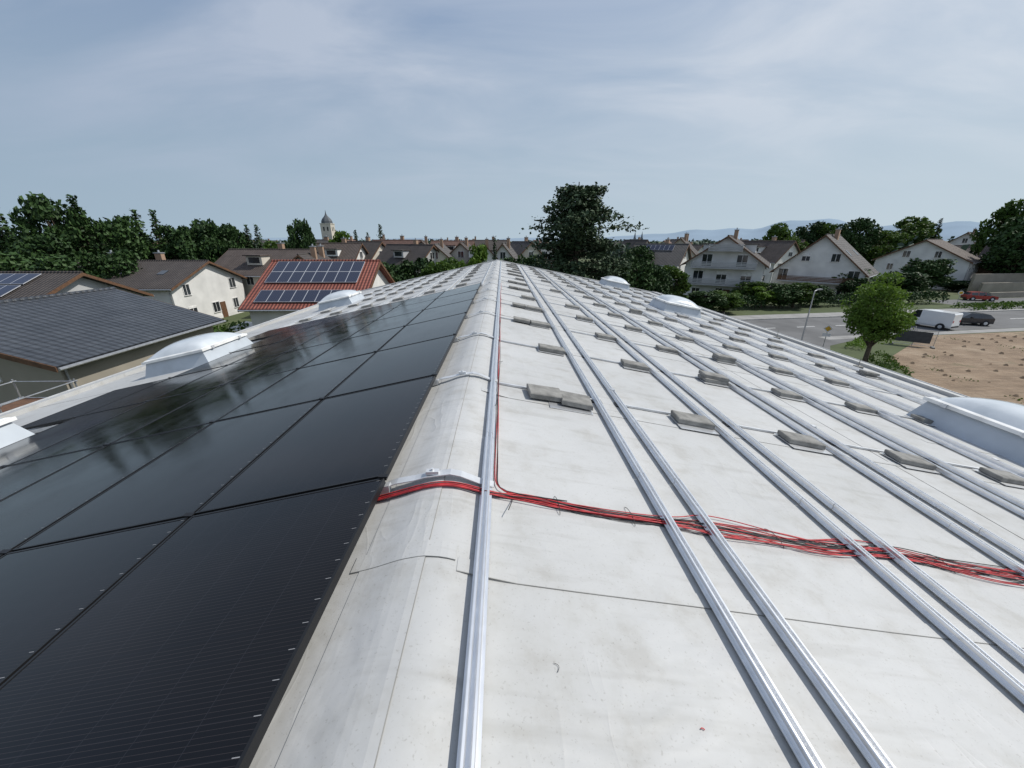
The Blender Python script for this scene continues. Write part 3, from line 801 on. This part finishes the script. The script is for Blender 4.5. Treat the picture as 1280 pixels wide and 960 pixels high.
# ---------------------------------------------------------------- vehicles
def vehicle(name,x,y,rz,st,wb,wr,col,wheels,wr_r=.33,z0=.28):
    e=empty(name,(x,y,.02),R(rz)); b=MB()
    paint=simple(name+'_paint',col,.28,.0,2,.03); paint.node_tree.nodes['Principled BSDF'].inputs['Coat Weight'].default_value=.6
    vs=[]
    for (xx,zb,zr,g,tp) in st:
        tap=1 if abs(xx)<abs(st[0][0])-.25 else .9
        hw=wb/2*tap; hr=hw-(hw-wr/2)*min(1,max(0,(zr-zb)/.45))
        ring=[(-hw*.93,z0),(-hw,z0+.22),(-hw*.985,zb-.02),(-hr,zr),(hr,zr),(hw*.985,zb-.02),(hw,z0+.22),(hw*.93,z0)]
        vs+=[(xx,a,z) for a,z in ring]
    for i in range(len(st)-1):
        for k in range(8):
            mat=0
            if k in(2,4) and st[i][3]: mat=1
            if k==3 and st[i][4]: mat=1
            o=i*8; b.add([vs[o+k],vs[o+8+k],vs[o+8+(k+1)%8],vs[o+(k+1)%8]],[(0,1,2,3)],mat)
    n=len(st)-1
    b.add(vs[:8],[tuple(range(8))]); b.add(vs[n*8:],[tuple(range(7,-1,-1))])
    b.obj('body',[paint,GLASSW],e)
    b=MB()
    for wx in wheels:
        for s in(-1,1):
            yy=s*(wb/2-.08)
            b.cyl((wx,yy-.13*s,wr_r),(wx,yy+.075*s,wr_r),wr_r+.07,wr_r+.07,20,2)
            b.cyl((wx,yy-.12*s,wr_r),(wx,yy+.10*s,wr_r),wr_r,wr_r,20,0); b.cyl((wx,yy+.09*s,wr_r),(wx,yy+.115*s,wr_r),wr_r*.62,wr_r*.5,14,1)
    b.obj('wheels',[RUB,ALUD,BLACK],e)
    b=MB(); xf=st[-1][0]; xr=st[0][0]; zb=st[-1][1]
    for s in(-1,1):
        b.box((xf-.06,s*wb*.34,zb-.12),(.2,.32,.14),0); b.box((xr+.04,s*wb*.38,st[0][1]-.1),(.12,.18,.24),1)
        b.box((st[-4][0]-.1,s*(wb/2+.08),st[-4][1]+.08),(.12,.18,.14),2)
    b.box((xf-.01,0,z0+.14),(.1,wb*.82,.2),2); b.box((xr+.01,0,z0+.14),(.1,wb*.82,.2),2); b.box((xf+.045,0,z0+.16),(.01,.5,.11),0)
    b.obj('lights_and_bumpers',[WHITEP,simple('tail_light',(.4,.02,.02),.3),BLACK],e)
hatch=[(-2.1,.85,.86,0,0),(-2.0,.95,1.0,0,1),(-1.6,.95,1.38,1,0),(-.75,.93,1.45,0,0),(-.65,.93,1.46,1,0),(.2,.92,1.45,0,0),(.28,.92,1.44,1,1),(1.05,.92,.96,0,0),(1.9,.8,.82,0,0),(2.12,.66,.68,0,0)]
vanp=[(-2.3,1.15,1.85,0,0),(-2.2,1.15,2.0,0,0),(-.1,1.15,2.05,0,0),(.55,1.15,2.04,0,0),(.65,1.15,2.02,1,0),(1.15,1.12,1.96,1,1),(1.8,1.05,1.15,0,0),(2.2,.92,.95,0,0),(2.32,.7,.72,0,0)]
vehicle('white_van',52.2,45.6,110,vanp,1.9,1.7,(.74,.75,.75),(-1.4,1.4),.34)
vehicle('dark_parked_car',58.6,47.0,160,hatch,1.8,1.35,(.02,.022,.028),(-1.3,1.3))
vehicle('red_parked_car',84,67,-20,hatch,1.8,1.35,(.35,.04,.03),(-1.3,1.3))

# ---------------------------------------------------------------- street furniture
def lamp(x,y,rz=180,h=6.2):
    e=empty('street_lamp',(x,y,0),R(rz)); b=MB()
    b.cyl((0,0,0),(0,0,1.1),.09,.085,10); b.cyl((0,0,1.1),(0,0,h),.065,.04,10)
    b.cyl((0,0,h-.02),(.35,0,h+.08),.035,.03,8); b.obj('pole',[METAL],e)
    b=MB(); b.box((.55,0,h+.10),(.5,.18,.07)); b.box((.56,0,h+.055),(.38,.13,.016),1); b.obj('lamp_head',[METAL,WHITEP],e)
lamp(24.9,30.8,20); lamp(100,66,200)
def sign(name,x,y,kind):
    e=empty(name,(x,y,0),R(-40)); b=MB(); b.cyl((0,0,0),(0,0,2.6),.035,.035,8); b.obj('post',[METAL],e)
    b=MB()
    if kind=='diamond':
        r=.36; vs=[(-r,-.05,2.3),(0,-.05,2.3-r),(r,-.05,2.3),(0,-.05,2.3+r)]; vs+=[(a,-.03,c) for a,_,c in vs]
        b.add(vs,[(0,1,2,3),(7,6,5,4),(0,4,5,1),(1,5,6,2),(2,6,7,3),(3,7,4,0)],0)
        q=.25; b.add([(-q,-.053,2.3),(0,-.053,2.3-q),(q,-.053,2.3),(0,-.053,2.3+q)],[(0,1,2,3)],1)
        b.box((0,-.04,1.72),(.6,.02,.3),0)
    else:
        b.cyl((0,-.05,2.25),(0,-.03,2.25),.3,.3,20,0); b.cyl((0,-.054,2.25),(0,-.051,2.25),.22,.22,20,1)
    b.obj('sign_plate',[WHITEP,simple('sign_yellow',(.7,.42,.03),.5)],e)
sign('priority_road_sign',30.2,34.6,'diamond'); sign('traffic_sign',72,60,'round')
e=empty('construction_fence',(41.2,36.8,0),R(-40)); b=MB(); W=3.0;H=1.7
for xx in(-W/2,W/2,0): b.cyl((xx,0,0),(xx,0,H),.025,.025,6)
for zz in(.15,H): b.cyl((-W/2,0,zz),(W/2,0,zz),.022,.022,6)
for i in range(30): b.cyl((-W/2+W*i/29,0,.15),(-W/2+W*i/29,0,H),.005,.005,4)
for i in range(8): b.cyl((-W/2,0,.15+.2*i),(W/2,0,.15+.2*i),.005,.005,4)
for xx in(-W/2,W/2): b.box((xx,0,.07),(.25,.7,.14),1)
b.box((-.1,-.04,.95),(2.6,.02,1.1),2)
b.obj('fence_panel',[METAL,CONC,simple('dark_mesh_banner',(.05,.055,.06),.8)],e)
b=MB()
for i in range(5): b.cyl((42.5+.9*i,39.0+.6*i,0),(42.5+.9*i,39.0+.6*i,1.0),.05,.05,8)
b.obj('bollards',[METAL])
b=MB(); 
for k in range(3): b.box((112+1.5*k,73+3*k,.5+.7*k),(46,.4,1.0+1.4*k),0,R(8))
b.obj('retaining_wall',[W_BEIGE])
e=empty('garden_parasol',(-24.6,37.2,0)); b=MB(); b.cyl((0,0,0),(0,0,2.6),.03,.03,8,1)
n=8
vs=[(0,0,2.75)]+[(1.7*math.cos(6.283*i/n),1.7*math.sin(6.283*i/n),2.15) for i in range(n)]
b.add(vs,[(0,1+i,1+(i+1)%n) for i in range(n)],0); b.box((0,0,.05),(.6,.6,.1),1)
b.obj('canopy_and_pole',[simple('parasol_fabric',(.75,.73,.68),.8),METAL],e)
e=empty('steel_scaffold',(-17.2,12.4,0)); b=MB()
for xx in(-2.4,0,):
    for yy in(-2.5,0,2.5): b.cyl((xx,yy,0),(xx,yy,4.8),.03,.03,6)
for zz in(2,4,4.7):
    for xx in(-2.4,0): b.cyl((xx,-2.6,zz),(xx,2.6,zz),.025,.025,6)
    for yy in(-2.5,0,2.5): b.cyl((-2.5,yy,zz),(.1,yy,zz),.025,.025,6)
for zz in(1.95,3.95): b.box((-1.2,0,zz),(2.3,5.1,.05),1)
b.obj('tubes_and_decks',[METAL,WOOD],e)

# ---------------------------------------------------------------- world, sun, camera
AZ=82; EL=50
S=Vector((math.sin(R(AZ))*math.cos(R(EL)),math.cos(R(AZ))*math.cos(R(EL)),math.sin(R(EL))))
w=bpy.data.worlds.new('World'); scene.world=w; w.use_nodes=True; nt=w.node_tree
bg=nt.nodes['Background']
sky=N(nt,'ShaderNodeTexSky',sky_type='NISHITA'); sky.sun_disc=False; sky.sun_elevation=R(EL); sky.sun_rotation=R(AZ)
sky.air_density=1.0; sky.dust_density=2.0; sky.ozone_density=1.5
tc=N(nt,'ShaderNodeTexCoord').outputs['Generated']
sp=N(nt,'ShaderNodeSeparateXYZ'); nt.links.new(tc,sp.inputs[0])
zz=math_n(nt,'ADD',math_n(nt,'MAXIMUM',sp.outputs[2],0.),.22)
cb=N(nt,'ShaderNodeCombineXYZ'); nt.links.new(math_n(nt,'DIVIDE',sp.outputs[0],zz),cb.inputs[0]); nt.links.new(math_n(nt,'DIVIDE',sp.outputs[1],zz),cb.inputs[1])
cl=noise(nt,mapping(nt,cb.outputs[0],(.75,1.5,1),(0,0,.75)),1.25,7,.54,.5)
cf=ramp(nt,cl,[(.36,0.),(.50,.42),(.64,1.)])
toS=ramp(nt,math_n(nt,'MULTIPLY_ADD',sp.outputs[0],.5,.5),[(.1,0.),(.85,1.)])
cloudc=mixc(nt,toS,(4.1,4.8,6.1),(7.0,7.5,8.2))
hz=ramp(nt,sp.outputs[2],[(0.,1.),(.14,.8),(.45,.22),(1.,.0)])
hazec=mixc(nt,toS,(3.5,4.6,5.6),(5.4,6.4,7.1))
c=mixc(nt,.85,sky.outputs[0],mixc(nt,toS,(1.65,2.4,4.3),(3.0,4.1,6.2)))
c=mixc(nt,hz,c,hazec)
cf2=math_n(nt,'MULTIPLY',cf,math_n(nt,'MULTIPLY',ramp(nt,sp.outputs[2],[(.05,0.),(.28,1.)]),.8))
c=mixc(nt,cf2,c,cloudc)
nt.links.new(c,bg.inputs[0]); bg.inputs[1].default_value=.1
sl=bpy.data.lights.new('sun','SUN'); sl.energy=3.9; sl.angle=R(.5); sl.color=(1,.965,.90)
so=bpy.data.objects.new('sun',sl); COL.objects.link(so); so.rotation_euler=S.to_track_quat('Z','Y').to_euler(); so.location=(50,0,60)
cam=bpy.data.cameras.new('camera'); co_=bpy.data.objects.new('camera',cam); COL.objects.link(co_)
co_.location=(0,0,10); co_.rotation_euler=(R(90-20.5),0,R(-1.34))
cam.sensor_width=36; cam.lens=13.53; cam.clip_start=.02; cam.clip_end=15000
scene.camera=co_
scene.view_settings.view_transform='Standard'; scene.view_settings.look='None'; scene.view_settings.exposure=0
